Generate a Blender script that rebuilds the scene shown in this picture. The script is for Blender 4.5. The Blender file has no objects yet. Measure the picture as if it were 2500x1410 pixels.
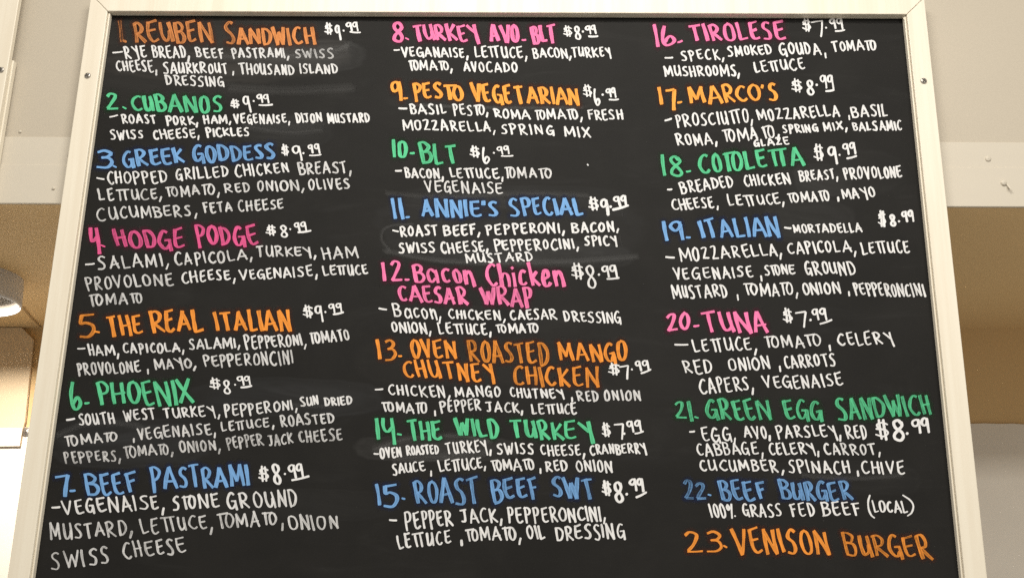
import bpy, math, random
import numpy as np
from mathutils import Vector, Matrix

# ------------------------------------------------------------------ camera, world, lamps, exposure
SC = bpy.context.scene
COL = SC.collection
CAM_LOC = (0.04567906, -1.37585304, 1.58092765)
CAM_ROT = (1.84847895, -0.01429642, 0.01621212)
FPX = 2500.0                                    # focal length in photo pixels (photo 2500 wide)
cd = bpy.data.cameras.new("camera")
cam = bpy.data.objects.new("camera", cd)
COL.objects.link(cam)
cam.location = CAM_LOC
cam.rotation_euler = CAM_ROT
cd.sensor_width = 36.0
cd.lens = 36.0 * FPX / 2500.0
cd.clip_start, cd.clip_end = 0.02, 100.0
SC.camera = cam

world = bpy.data.worlds.new("World")
SC.world = world
world.use_nodes = True
bg = world.node_tree.nodes["Background"]
bg.inputs[0].default_value = (1.0, 0.93, 0.82, 1)
bg.inputs[1].default_value = 0.41

def area(name, loc, target, sx, sy, power, color):
    l = bpy.data.lights.new(name, 'AREA')
    l.shape = 'RECTANGLE'; l.size, l.size_y = sx, sy
    l.energy = power; l.color = color
    o = bpy.data.objects.new(name, l); COL.objects.link(o)
    o.location = loc
    o.rotation_euler = (Vector(target) - Vector(loc)).to_track_quat('-Z', 'Y').to_euler()
    return o
area("ceiling_light", (0.02, -1.12, 3.12), (0.02, -0.75, 1.0), 1.3, 0.35, 33, (1.0, 0.96, 0.88))
area("ceiling_light", (-1.0, -2.3, 3.2), (-1.0, -2.0, 1.0), 1.3, 0.35, 11, (1.0, 0.96, 0.88))
area("ceiling_light", (1.6, -2.6, 3.2), (1.6, -2.2, 1.0), 1.3, 0.35, 50, (1.0, 0.96, 0.88))

SC.view_settings.view_transform = 'Standard'
SC.view_settings.look = 'None'
SC.view_settings.exposure = 0.0
SC.view_settings.gamma = 1.0
SC.view_settings.use_curve_mapping = False
SC.cycles.transparent_max_bounces = 32
SC.cycles.use_denoising = False

# ------------------------------------------------------------------ helpers
RM = np.array(cam.rotation_euler.to_matrix())
CL = np.array(CAM_LOC)
def on_plane(u, v, y):
    """point of the vertical plane at depth y that the photo shows at pixel (u, v)"""
    d = RM @ np.array([(u - 1250) / FPX, (705 - v) / FPX, -1.0])
    return CL + d * ((y - CL[1]) / d[1])
def on_level(u, v, z):
    d = RM @ np.array([(u - 1250) / FPX, (705 - v) / FPX, -1.0])
    return CL + d * ((z - CL[2]) / d[2])

def link(name, me, parent=None, mats=()):
    o = bpy.data.objects.new(name, me); COL.objects.link(o)
    for m in mats: me.materials.append(m)
    if parent is not None: o.parent = parent
    return o
def empty(name, loc=(0, 0, 0)):
    o = bpy.data.objects.new(name, None); COL.objects.link(o)
    o.location = loc; o.empty_display_size = 0.05
    return o
def tag(o, label=None, cat=None, group=None, kind=None):
    for k, v in (("label", label), ("category", cat), ("group", group), ("kind", kind)):
        if v: o[k] = v
    return o
def mesh(name, verts, faces, smooth=False):
    me = bpy.data.meshes.new(name)
    me.from_pydata([tuple(map(float, v)) for v in verts], [], faces)
    me.update()
    if smooth: me.polygons.foreach_set("use_smooth", [True] * len(me.polygons))
    return me
def prism(name, poly, y0, y1):
    """outline [(x, z)] anticlockwise seen from -y, extruded from y0 (front) to y1 (back)"""
    n = len(poly)
    v = [(x, y0, z) for x, z in poly] + [(x, y1, z) for x, z in poly]
    f = [tuple(range(n)), tuple(range(2 * n - 1, n - 1, -1))]
    f += [(i, i + n, (i + 1) % n + n, (i + 1) % n) for i in range(n)]
    return mesh(name, v, f)
def box(name, x0, x1, y0, y1, z0, z1):
    return prism(name, [(x0, z0), (x1, z0), (x1, z1), (x0, z1)], y0, y1)
def bevel(o, w=0.001, seg=2):
    m = o.modifiers.new("bevel", 'BEVEL'); m.width = w; m.segments = seg; m.limit_method = 'ANGLE'
    return o
def lathe(name, prof, n=48, loc=(0, 0, 0)):
    """profile [(r, z)] turned round z"""
    v, f = [], []
    for r, z in prof:
        for k in range(n):
            a = 2 * math.pi * k / n
            v.append((loc[0] + r * math.cos(a), loc[1] + r * math.sin(a), loc[2] + z))
    for i in range(len(prof) - 1):
        for k in range(n):
            f.append((i * n + k, i * n + (k + 1) % n, (i + 1) * n + (k + 1) % n, (i + 1) * n + k))
    return mesh(name, v, f, True)

# ------------------------------------------------------------------ materials
class NT:
    def __init__(s, name):
        s.m = bpy.data.materials.new(name); s.m.use_nodes = True
        s.t = s.m.node_tree; s.n = s.t.nodes; s.b = s.n["Principled BSDF"]; s.out = s.n["Material Output"]
    def new(s, typ, **kw):
        nd = s.n.new(typ)
        for k, v in kw.items(): setattr(nd, k, v)
        return nd
    def put(s, a, b):
        if isinstance(a, bpy.types.NodeSocket): s.t.links.new(a, b)
        elif a is not None: b.default_value = a
    def math(s, op, a, b=None, c=None, clamp=False):
        nd = s.new("ShaderNodeMath", operation=op, use_clamp=clamp)
        for i, x in enumerate((a, b, c)): s.put(x, nd.inputs[i])
        return nd.outputs[0]
    def mix(s, fac, a, b):
        nd = s.new("ShaderNodeMix", data_type='RGBA')
        s.put(fac, nd.inputs[0]); s.put(a, nd.inputs[6]); s.put(b, nd.inputs[7])
        return nd.outputs[2]
    def noise(s, vec, scale, detail=3, rough=0.55, dist=0.0):
        nd = s.new("ShaderNodeTexNoise"); nd.inputs["Scale"].default_value = scale
        nd.inputs["Detail"].default_value = detail; nd.inputs["Roughness"].default_value = rough
        nd.inputs["Distortion"].default_value = dist
        if vec is not None: s.t.links.new(vec, nd.inputs["Vector"])
        return nd.outputs[0]
    def ramp(s, x, lo, hi, a=0.0, b=1.0):
        nd = s.new("ShaderNodeMapRange", interpolation_type='SMOOTHSTEP')
        s.put(x, nd.inputs[0])
        for i, v in enumerate((lo, hi, a, b)): nd.inputs[i + 1].default_value = v
        return nd.outputs[0]
    def pos(s):
        return s.new("ShaderNodeNewGeometry").outputs["Position"]
    def mapped(s, vec, sc):
        nd = s.new("ShaderNodeMapping"); s.t.links.new(vec, nd.inputs[0]); nd.inputs["Scale"].default_value = sc
        return nd.outputs[0]
    def bump(s, h, strength, dist=0.001):
        nd = s.new("ShaderNodeBump"); nd.inputs["Strength"].default_value = strength
        nd.inputs["Distance"].default_value = dist
        s.t.links.new(h, nd.inputs["Height"]); s.t.links.new(nd.outputs[0], s.b.inputs["Normal"])

def rgb(r, g, b): return (r, g, b, 1.0)
def srgb(*c):
    return tuple(((x / 255) / 12.92 if x / 255 <= 0.04045 else ((x / 255 + 0.055) / 1.055) ** 2.4) for x in c) + (1.0,)

def paint(name, col, var=0.06, scale=6, rough=0.55, grain=0.08, stretch=(1, 1, 1), bump=0.15):
    t = NT(name); p = t.mapped(t.pos(), stretch)
    a = t.noise(p, scale, 4); b = t.noise(p, 420, 2, 0.7)
    k = t.math('ADD', t.math('MULTIPLY', t.math('SUBTRACT', a, 0.5), var * 2), t.math('MULTIPLY', t.math('SUBTRACT', b, 0.5), grain * 2))
    k = t.math('ADD', k, 1.0)
    nd = t.new("ShaderNodeVectorMath", operation='SCALE'); nd.inputs[0].default_value = col[:3]
    t.put(k, nd.inputs[3]); t.t.links.new(nd.outputs[0], t.b.inputs["Base Color"])
    t.b.inputs["Roughness"].default_value = rough
    t.bump(t.math('ADD', a, t.math('MULTIPLY', b, 0.35)), bump, 0.0008)
    return t.m

M_FRAME = None
def frame_material():
    t = NT("cream_painted_wood"); p = t.pos()
    g = t.noise(t.mapped(p, (60, 60, 2.2)), 1.0, 5, 0.6, 0.4)
    fine = t.noise(p, 500, 2, 0.7)
    base = t.mix(t.ramp(g, 0.35, 0.72), rgb(0.79, 0.73, 0.61), rgb(0.725, 0.65, 0.525))
    scuff = t.ramp(t.noise(t.mapped(p, (9, 9, 3)), 1.0, 6, 0.7), 0.66, 0.8)
    base = t.mix(t.math('MULTIPLY', scuff, 0.35), base, rgb(0.60, 0.52, 0.39))
    base = t.mix(t.math('MULTIPLY', t.math('SUBTRACT', fine, 0.4, clamp=True), 0.35), base, rgb(0.6, 0.52, 0.4))
    t.t.links.new(base, t.b.inputs["Base Color"])
    t.b.inputs["Roughness"].default_value = 0.42
    t.bump(t.math('ADD', g, t.math('MULTIPLY', fine, 0.2)), 0.25, 0.0006)
    return t.m
M_FRAME = frame_material()
M_BULK = paint("beige_wall_paint", rgb(0.485, 0.428, 0.342), 0.05, 5, 0.6, 0.09)
M_FASCIA = paint("beige_board_paint", rgb(0.57, 0.515, 0.425), 0.05, 4, 0.55, 0.08, (1, 1, 5))
M_TAN = paint("tan_wall_paint", rgb(0.67, 0.465, 0.225), 0.05, 5, 0.7, 0.05)
M_TANP = paint("tan_panel_paint", rgb(0.72, 0.57, 0.38), 0.04, 5, 0.6, 0.08)
M_WHITE = paint("white_wall_paint", rgb(0.78, 0.725, 0.64), 0.08, 7, 0.65, 0.08)
M_SHADE = paint("grey_lamp_enamel", rgb(0.66, 0.66, 0.67), 0.03, 8, 0.45, 0.05)
def steel():
    t = NT("screw_steel"); t.b.inputs["Base Color"].default_value = rgb(0.45, 0.42, 0.38)
    t.b.inputs["Metallic"].default_value = 0.8
    n = t.noise(t.pos(), 900, 2); t.put(t.ramp(n, 0.3, 0.7, 0.25, 0.5), t.b.inputs["Roughness"])
    return t.m
M_STEEL = steel()
M_SLOT = paint("screw_slot_dark", rgb(0.06, 0.05, 0.04), 0.1, 300, 0.8)  # dark colour of the flat cross laid on each screw head
def diffuser():
    t = NT("lit_lamp_lens"); t.b.inputs["Base Color"].default_value = rgb(0.8, 0.8, 0.8)
    t.b.inputs["Emission Color"].default_value = rgb(1.0, 0.9, 0.78)
    n = t.noise(t.pos(), 60, 2); t.put(t.ramp(n, 0.2, 0.8, 1.3, 1.6), t.b.inputs["Emission Strength"])
    return t.m
M_LENS = diffuser()
M_REFL = paint('cream_lamp_reflector', rgb(0.22, 0.19, 0.155), 0.04, 10, 0.5, 0.05)
LAMP_W = 10.0

# wiped-off chalk patches on the board: (u, v, half width, half height, strength, colour)
SMUDGE = [
    (520, 120, 330, 75, 0.050, (1.0, 0.86, 0.74)), (760, 135, 130, 40, 0.07, (0.95, 0.97, 1.0)),
    (420, 190, 250, 60, 0.030, (1, 0.95, 0.9)), (700, 320, 110, 40, 0.03, (0.9, 0.95, 1.0)),
    (1240, 560, 340, 85, 0.030, (0.9, 0.93, 1.0)), (1260, 480, 260, 28, 0.025, (0.85, 0.92, 1.0)),
    (1300, 620, 250, 34, 0.05, (0.95, 0.97, 1.0)), (1060, 1095, 190, 32, 0.085, (1, 0.98, 0.95)),
    (1980, 540, 110, 55, 0.04, (1, 1, 1)), (2010, 440, 70, 40, 0.045, (1, 1, 1)),
    (330, 1080, 200, 60, 0.05, (0.8, 0.88, 1.0)), (700, 970, 220, 45, 0.04, (0.85, 0.9, 1.0)),
    (2060, 1165, 190, 40, 0.02, (1, 1, 1)), (1200, 250, 260, 20, 0.04, (1.0, 0.85, 0.8)),
    (2050, 420, 150, 60, 0.02, (1, 1, 1)), (1120, 880, 240, 60, 0.015, (1, 0.9, 0.8)),
    (1500, 930, 260, 200, 0.010, (1, 0.97, 0.93)), (700, 1230, 260, 40, 0.018, (0.95, 0.97, 1)),
]
def chalk_board():
    t = NT("black_chalk_board"); p = t.pos()
    sep = t.new("ShaderNodeSeparateXYZ"); t.t.links.new(p, sep.inputs[0])
    X, Z = sep.outputs[0], sep.outputs[2]
    cloud = t.noise(p, 9, 5, 0.62, 0.5); wipe = t.noise(t.mapped(p, (5, 1, 26)), 1.0, 5, 0.65, 1.2)
    fine = t.noise(p, 700, 2, 0.8); speck = t.noise(p, 260, 2, 0.5)
    base = t.mix(t.ramp(cloud, 0.3, 0.75), rgb(0.0088, 0.0082, 0.0074), rgb(0.0125, 0.0116, 0.0105))
    def add(c, k, col):
        nd = t.new("ShaderNodeVectorMath", operation='MULTIPLY_ADD')
        cb = t.new("ShaderNodeCombineXYZ")
        for i in range(3): t.put(k, cb.inputs[i])
        t.t.links.new(cb.outputs[0], nd.inputs[0]); nd.inputs[1].default_value = col
        t.t.links.new(c, nd.inputs[2]); return nd.outputs[0]
    for (u, v, hw, hh, s, c) in SMUDGE:
        q = on_plane(u, v, 0); r = on_plane(u + hw, v, 0); w = on_plane(u, v + hh, 0)
        dx = t.math('DIVIDE', t.math('SUBTRACT', X, float(q[0])), float(abs(r[0] - q[0])))
        dz = t.math('DIVIDE', t.math('SUBTRACT', Z, float(q[2])), float(abs(w[2] - q[2])))
        d = t.math('ADD', t.math('POWER', t.math('ABSOLUTE', dx), 3.0), t.math('POWER', t.math('ABSOLUTE', dz), 3.0))
        d = t.math('ADD', d, t.math('MULTIPLY', t.math('SUBTRACT', cloud, 0.5), 2.2))
        d = t.math('ADD', d, t.math('MULTIPLY', t.math('SUBTRACT', wipe, 0.5), 1.0))
        k = t.ramp(d, 0.1, 1.25, 1.0, 0.0)
        rim = t.math('MULTIPLY', t.ramp(d, 0.62, 0.9), t.ramp(d, 0.9, 1.2, 1.0, 0.0))
        k = t.math('MULTIPLY', t.math('ADD', k, t.math('MULTIPLY', rim, 0.5)), t.ramp(wipe, 0.25, 0.8, 0.25, 1.0))
        base = add(base, t.math('MULTIPLY', k, s * 0.33), c)
    base = add(base, t.math('MULTIPLY', t.ramp(fine, 0.45, 0.85), 0.0075), (1, 0.97, 0.92))
    base = add(base, t.math('MULTIPLY', t.ramp(speck, 0.74, 0.8), 0.03), (1, 1, 1))
    base = add(base, t.math('MULTIPLY', t.ramp(wipe, 0.5, 0.85), 0.006), (1, 1, 1))
    t.t.links.new(base, t.b.inputs["Base Color"])
    t.b.inputs["Roughness"].default_value = 0.68
    t.b.inputs["Specular IOR Level"].default_value = 0.18
    t.bump(fine, 0.12, 0.0003)
    return t.m
M_BOARD = chalk_board()

def ink(name, col, edge=0.16, streak=0.7):
    t = NT(name)
    uv = t.new("ShaderNodeUVMap", uv_map="stroke").outputs[0]
    s = t.new("ShaderNodeSeparateXYZ"); t.t.links.new(uv, s.inputs[0])
    at = t.new("ShaderNodeAttribute", attribute_name="ink"); c = t.new("ShaderNodeSeparateColor")
    t.t.links.new(at.outputs["Color"], c.inputs[0])
    dens, seed = c.outputs[0], c.outputs[1]
    cb = t.new("ShaderNodeCombineXYZ")
    t.put(t.math('MULTIPLY', s.outputs[0], 0.035), cb.inputs[0]); t.put(t.math('MULTIPLY', s.outputs[1], 1.5), cb.inputs[1])
    t.put(t.math('MULTIPLY', seed, 90.0), cb.inputs[2])
    st = t.noise(cb.outputs[0], 1.0, 3, 0.6)
    fine = t.noise(t.pos(), 330, 2, 0.7)
    dry = t.math('SUBTRACT', 1.15, dens)
    a = t.math('ADD', dens, t.math('MULTIPLY', t.math('SUBTRACT', st, 0.5), t.math('MULTIPLY', dry, streak * 2.2)))
    a = t.math('ADD', a, t.math('MULTIPLY', t.math('SUBTRACT', fine, 0.5), t.math('MULTIPLY', dry, 0.8)))
    av = t.math('ABSOLUTE', s.outputs[1])
    a = t.math('ADD', a, t.math('MULTIPLY', t.math('MULTIPLY', t.ramp(av, 0.35, 0.8), dry), edge * 2.0))
    a = t.math('MULTIPLY', a, t.ramp(av, 0.86, 1.0, 1.0, 0.55))
    a = t.math('MINIMUM', t.math('MAXIMUM', a, 0.05), 0.985)
    shade = t.mix(t.ramp(st, 0.25, 0.75), tuple(x * 0.86 for x in col[:3]) + (1,), tuple(min(1, x * 1.08) for x in col[:3]) + (1,))
    t.t.links.new(shade, t.b.inputs["Base Color"]); t.b.inputs["Roughness"].default_value = 0.75
    t.b.inputs["Specular IOR Level"].default_value = 0.2
    tr = t.new("ShaderNodeBsdfTransparent"); mx = t.new("ShaderNodeMixShader")
    t.put(a, mx.inputs[0]); t.t.links.new(tr.outputs[0], mx.inputs[1]); t.t.links.new(t.b.outputs[0], mx.inputs[2])
    t.t.links.new(mx.outputs[0], t.out.inputs[0])
    return t.m
def soft_tint(name, col, amount):
    t = NT(name)
    uv = t.new("ShaderNodeUVMap", uv_map="stroke").outputs[0]
    s = t.new("ShaderNodeSeparateXYZ"); t.t.links.new(uv, s.inputs[0])
    n = t.noise(t.pos(), 45, 4, 0.6)
    av = t.math('ABSOLUTE', s.outputs[1]); au = s.outputs[0]
    d = t.math('SQRT', t.math('ADD', t.math('MULTIPLY', av, av), t.math('MULTIPLY', au, au)))
    d = t.math('ADD', d, t.math('MULTIPLY', t.math('SUBTRACT', n, 0.5), 0.25))
    a = t.math('MULTIPLY', t.ramp(d, 0.30, 1.0, 1.0, 0.0), amount)
    t.b.inputs["Base Color"].default_value = col; t.b.inputs["Roughness"].default_value = 0.8
    t.b.inputs["Specular IOR Level"].default_value = 0.2
    tr = t.new("ShaderNodeBsdfTransparent"); mx = t.new("ShaderNodeMixShader")
    t.put(a, mx.inputs[0]); t.t.links.new(tr.outputs[0], mx.inputs[1]); t.t.links.new(t.b.outputs[0], mx.inputs[2])
    t.t.links.new(mx.outputs[0], t.out.inputs[0])
    return t.m
INK = {
    'white': ink("white_chalk_ink", rgb(0.77, 0.765, 0.765)),
    'orange': ink("orange_chalk_ink", rgb(0.86, 0.30, 0.045)),
    'amber': ink("amber_chalk_ink", rgb(0.90, 0.37, 0.065)),
    'rust': ink("worn_orange_chalk_ink", rgb(0.72, 0.27, 0.085)),
    'green': ink("green_chalk_ink", rgb(0.105, 0.56, 0.28)),
    'blue': ink("blue_chalk_ink", rgb(0.18, 0.38, 0.70)),
    'pink': ink("pink_chalk_ink", rgb(0.88, 0.20, 0.42)),
    'magenta': ink("magenta_chalk_ink", rgb(0.72, 0.10, 0.27)),
}
BLEED = {  # tinted halos painted round heading strokes, imitating camera colour bleed
    'orange': soft_tint("orange_bleed_halo", rgb(0.085, 0.022, 0.010), 0.20),
    'green': soft_tint("green_bleed_halo", rgb(0.010, 0.050, 0.016), 0.20),
    'blue': soft_tint("blue_bleed_halo", rgb(0.010, 0.022, 0.080), 0.20),
    'pink': soft_tint("pink_bleed_halo", rgb(0.095, 0.010, 0.033), 0.20),
}
BLEED['amber'] = BLEED['orange']; BLEED['rust'] = BLEED['orange']; BLEED['magenta'] = BLEED['pink']
DUST = soft_tint("chalk_dust", rgb(0.62, 0.62, 0.62), 0.011)
WORD = {'orange': 'orange', 'amber': 'orange', 'rust': 'faded orange', 'green': 'green', 'blue': 'blue', 'pink': 'pink', 'magenta': 'dull magenta'}

# ------------------------------------------------------------------ structure: bulkhead, soffit, rear wall
YB = 0.008                                            # front face of the bulkhead
ZL, ZR = on_plane(80, 496, YB - 0.004)[2], on_plane(2400, 505, YB - 0.004)[2]
ZS = (ZL + ZR) / 2
def edge_prism(name, xs, z_low, z_high, y0, y1):
    (xa, xb), (la, lb), (ha, hb) = xs, z_low, z_high
    return prism(name, [(xa, la), (xb, lb), (xb, hb), (xa, ha)], y0, y1)
def line_z(u0, v0, u1, v1, y, xa, xb):
    p, q = on_plane(u0, v0, y), on_plane(u1, v1, y)
    k = (q[2] - p[2]) / (q[0] - p[0])
    return p[2] + k * (xa - p[0]), p[2] + k * (xb - p[0])
XA, XB = -2.2, 2.2
low = line_z(80, 497, 2400, 505, YB, XA, XB)
mid = line_z(100, 334, 2400, 347, YB, XA, XB)
sub = line_z(100, 402, 2400, 409, YB, XA, XB)
bulk = link("bulkhead_wall", edge_prism("bulkhead_wall", (XA, XB), mid, (2.75, 2.75), YB + 0.002, YB + 0.10), None, [M_BULK])
tag(bulk, kind='structure')
f1 = link("fascia_board", edge_prism("fascia_board", (XA, XB), (sub[0], sub[1]), (mid[0] - .0002, mid[1] - .0002), YB, YB + 0.004), bulk, [M_FASCIA])
f2 = link("fascia_board", edge_prism("fascia_board", (XA, XB), low, (sub[0] + .0002, sub[1] + .0002), YB - .0012, YB + 0.004), bulk, [M_FASCIA])
bevel(f1, 0.0005); bevel(f2, 0.001, 3)
# rear wall: slightly askew; the soffit ends on it
WL, WR = on_level(112, 800, ZS), on_level(2400, 800, ZS)
kx = (WR[1] - WL[1]) / (WR[0] - WL[0])
def wall_y(x): return WL[1] + kx * (x - WL[0])
def on_wall(u, v, off=0.0):
    """point of the rear wall (pushed towards the viewer by off) that the photo shows at (u, v)"""
    d = RM @ np.array([(u - 1250) / FPX, (705 - v) / FPX, -1.0])
    s = (WL[1] - off + kx * (CL[0] - WL[0]) - CL[1]) / (d[1] - kx * d[0])
    return CL + d * s
ya = YB + 0.0045
soff = mesh("ceiling", [(XA, ya, low[0]), (XB, ya, low[1]), (XB, wall_y(XB), ZS), (XA, wall_y(XA), ZS),
                        (XA, ya, low[0] + .05), (XB, ya, low[1] + .05), (XB, wall_y(XB), ZS + .05), (XA, wall_y(XA), ZS + .05)],
            [(3, 2, 1, 0), (4, 5, 6, 7), (0, 1, 5, 4), (1, 2, 6, 5), (2, 3, 7, 6), (3, 0, 4, 7)])
ceil = tag(link("ceiling", soff, None, [M_TAN]), kind='structure')
def wall_band(name, zl0, zr0, zl1, zr1, off, m, wavy=0.0):
    n = 160; v, f = [], []; rnd = random.Random(5)
    for i in range(n + 1):
        x = XA + (XB - XA) * i / n; k = i / n
        y = wall_y(x) - off
        j = (rnd.random() - .5) * wavy
        v += [(x, y, zl0 + (zr0 - zl0) * k), (x, y, zl1 + (zr1 - zl1) * k + j)]
    for i in range(n): f.append((2 * i, 2 * i + 2, 2 * i + 3, 2 * i + 1))
    return link(name, mesh(name, v, f), None, [m])
pl, pr = on_wall(20, 1042), on_wall(2420, 1035)
kz = (pr[2] - pl[2]) / (pr[0] - pl[0])
pz = lambda x: pl[2] + kz * (x - pl[0])
w1 = wall_band("wall", 0.6, 0.6, ZS + .02, ZS + .02, 0.0, M_TAN)
tag(w1, kind='structure')
w2 = wall_band("white_paint_band", 0.6, 0.6, pz(XA), pz(XB), 0.004, M_WHITE, 0.0035); w2.parent = w1
# sheet seams: a thin cover strip on the soffit at the left
def strip(name, pts, w, m, parent):
    v, f = [], []
    for i, p in enumerate(pts):
        a = pts[max(0, i - 1)]; b = pts[min(len(pts) - 1, i + 1)]
        d = Vector((b[0] - a[0], b[1] - a[1], 0)).normalized(); n = Vector((-d.y, d.x, 0)) * w / 2
        v += [(p[0] + n.x, p[1] + n.y, p[2]), (p[0] - n.x, p[1] - n.y, p[2])]
    for i in range(len(pts) - 1): f.append((2 * i, 2 * i + 1, 2 * i + 3, 2 * i + 2))
    return link(name, mesh(name, v, f), parent, [m])
M_SEAM = paint("tan_seam_filler", rgb(0.38, 0.25, 0.11), 0.1, 30, 0.8)
strip("ceiling_seam", [on_level(55, 752, ZS - .0015), on_level(76, 776, ZS - .0015), on_level(100, 799, ZS - .0015)], 0.004, M_SEAM, ceil)

# ------------------------------------------------------------------ frames
X0, X1, ZT, ZB = -0.6, 0.6, 2.4, 1.50                 # visible black panel
FW, FT = 0.0285, 0.0125                               # rail width, how far rails stand proud of the panel
def make_frame(root, x0, x1, zt, zb, fw, back=0.0062):
    """mitred rails around a panel; y = 0 is the panel face"""
    g = 0.0003
    quads = {
        'top_rail': [(x0 + g, zt), (x1 - g, zt), (x1 + fw - g, zt + fw), (x0 - fw + g, zt + fw)],
        'bottom_rail': [(x0 - fw + g, zb - fw), (x1 + fw - g, zb - fw), (x1 - g, zb), (x0 + g, zb)],
        'side_rail': [(x0 - fw, zb - fw + g), (x0, zb + g), (x0, zt - g), (x0 - fw, zt + fw - g)],
        'side_rail.': [(x1, zb + g), (x1 + fw, zb - fw + g), (x1 + fw, zt + fw - g), (x1, zt - g)],
    }
    out = {}
    for k, q in quads.items():
        nm = k.rstrip('.')
        o = link(nm, prism(nm, q, -FT, back), root, [M_FRAME]); bevel(o, 0.0011, 2); out[k] = o
    # small quarter bead along the inner edge of each side rail
    for sx, k in ((x0, 'side_rail'), (x1, 'side_rail.')):
        s = 1 if sx == x0 else -1
        a, b = sorted((sx + s * 0.0002, sx + s * 0.0028))
        bo = link("inner_bead", box("inner_bead", a, b, -0.0085, -0.0004, zb + .001, zt - .001), root, [M_FRAME]); bevel(bo, 0.0007)
    return out
def screw(parent, p, r=0.0042, ang=0.6, ring=False, name="screw"):
    """round screw head with a cross slot, its axis along -y, at point p on a face"""
    n = 20; prof = [(r, 0.0), (r, 0.0006), (r * .8, 0.0016), (r * .35, 0.0021), (0.0, 0.0022)]
    v, f = [], []
    for rr, h in prof[:-1]:
        for k in range(n):
            a = 2 * math.pi * k / n; v.append((p[0] + rr * math.cos(a), p[1] - h, p[2] + rr * math.sin(a)))
    v.append((p[0], p[1] - prof[-1][1], p[2]))
    for i in range(3):
        for k in range(n): f.append((i * n + k, i * n + (k + 1) % n, (i + 1) * n + (k + 1) % n, (i + 1) * n + k))
    for k in range(n): f.append((3 * n + k, 3 * n + (k + 1) % n, 4 * n))
    o = link(name, mesh(name, v, f, True), parent, [M_STEEL])
    sv, sf = [], []
    for q in (ang, ang + math.pi / 2):
        c, s = math.cos(q), math.sin(q); L, w = r * .72, r * .17
        i = len(sv); h = 0.00235 + (0 if q == ang else 0.0001)
        for a, b in ((-L, -w), (L, -w), (L, w), (-L, w)):
            sv.append((p[0] + a * c - b * s, p[1] - h, p[2] + a * s + b * c))
        sf.append((i, i + 1, i + 2, i + 3))
    so = link("slot", mesh("slot", sv, sf), o, [M_SLOT])
    return o

board = empty("menu_board", (0, 0, ZB - FW))
tag(board, "large black chalk menu board in a cream wooden frame, filling the picture", "menu board", "framed menu boards on the bulkhead")
BASE = board.matrix_basis.inverted()
class _P: pass
def under(o, root):
    """parent keeping world coordinates of the mesh"""
    o.parent = root; o.matrix_parent_inverse = Matrix.Translation(root.location).inverted(); return o
rails = make_frame(board, X0, X1, ZT, ZB, FW)
panel = link("chalk_panel", box("chalk_panel", X0 - 0.01, X1 + 0.01, 0.0, 0.005, ZB - 0.01, ZT + 0.01), board, [M_BOARD])
for (u, v, an) in ((214, 185, 0.5), (2255, 198, 0.95)):
    p = on_plane(u, v, -FT - .0001); screw(board, p, 0.0047, an)
# bright torn splinter at the top right inner corner
sp = on_plane(2204, 38, -0.006)
v = [(sp[0] + a * .001, sp[1] + b * .001, sp[2] + c * .001) for a, b, c in
     ((1.5, 0, 3), (-1.2, -1.5, -1), (-.8, -2, -6), (2, -1, -9), (1.5, 3, -3), (1, 2, 1))]
link("splinter", mesh("splinter", v, [(0, 1, 2), (0, 2, 3), (1, 4, 2), (2, 4, 3), (0, 5, 1), (5, 4, 1), (0, 3, 5), (3, 4, 5)]), board, [M_FRAME])
for ch in list(board.children): ch.matrix_parent_inverse = Matrix.Translation(board.location).inverted()

M_NICK = paint("scratch_dirt", rgb(0.36, 0.29, 0.20), 0.1, 200, 0.8)
def nick(pts, w):
    q = [on_plane(u, v_, -FT - .00015) for u, v_ in pts]; vv, ff = [], []
    for i, p_ in enumerate(q):
        a_, b_ = q[max(0, i - 1)], q[min(len(q) - 1, i + 1)]
        d = Vector((b_[0] - a_[0], 0, b_[2] - a_[2])).normalized(); t_ = w * (.4 + .6 * math.sin(math.pi * (i + .5) / len(q)))
        vv += [(p_[0] - d.z * t_, p_[1], p_[2] + d.x * t_), (p_[0] + d.z * t_, p_[1], p_[2] - d.x * t_)]
    for i in range(len(q) - 1): ff.append((2 * i, 2 * i + 1, 2 * i + 3, 2 * i + 2))
    link("scratch", mesh("scratch", vv, ff), board, [M_NICK])
nick([(193, 350), (191, 362), (192, 378), (188, 400), (187, 416)], .0006)
nick([(156, 702), (153, 712), (149, 719)], .0005)
nick([(463, 12), (466, 17), (468, 21)], .0006)
nick([(555, 14), (560, 17), (566, 18)], .0005)
nick([(2238, 182), (2246, 186), (2252, 184)], .0004)
nick([(96, 1180), (94, 1204), (93, 1240)], .0004)
nick([(2352, 1010), (2355, 1040), (2357, 1064)], .0004)
# neighbouring board, only its right-hand rail shows at the left edge of the picture
NX = on_plane(46, 0, -FT)[0]
nb = empty("menu_board", (NX - 0.6, 0, ZB - FW))
tag(nb, "cream frame of the next menu board, cut off at the upper left edge", "menu board", "framed menu boards on the bulkhead")
npos = on_plane(2, 415, -FT)
make_frame(nb, NX - FW * 1.5 - 1.0, NX - FW * 1.5, ZT + 0.012, ZB, FW * 1.5, -0.0035)
link("chalk_panel", box("chalk_panel", NX - FW * 1.5 - 1.01, NX - FW * 1.5 + .01, -0.0045, -0.0036, ZB - .01, ZT + .022), nb, [M_BOARD])
screw(nb, on_plane(3, 171, -FT - .0001), 0.0047, 0.2)
bz = on_plane(38, 150, 0.0)[2]
bt = link("backing_batten", box("backing_batten", NX - 0.03, NX + 0.0022, -0.0032, YB - .002, ZB - .02, bz), nb, [M_FRAME]); bevel(bt, .0006)
for ch in list(nb.children): ch.matrix_parent_inverse = Matrix.Translation(nb.location).inverted()

# ------------------------------------------------------------------ chalk lettering
G = {}
def g(ch, w, *strokes): G[ch] = (w, strokes)
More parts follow.
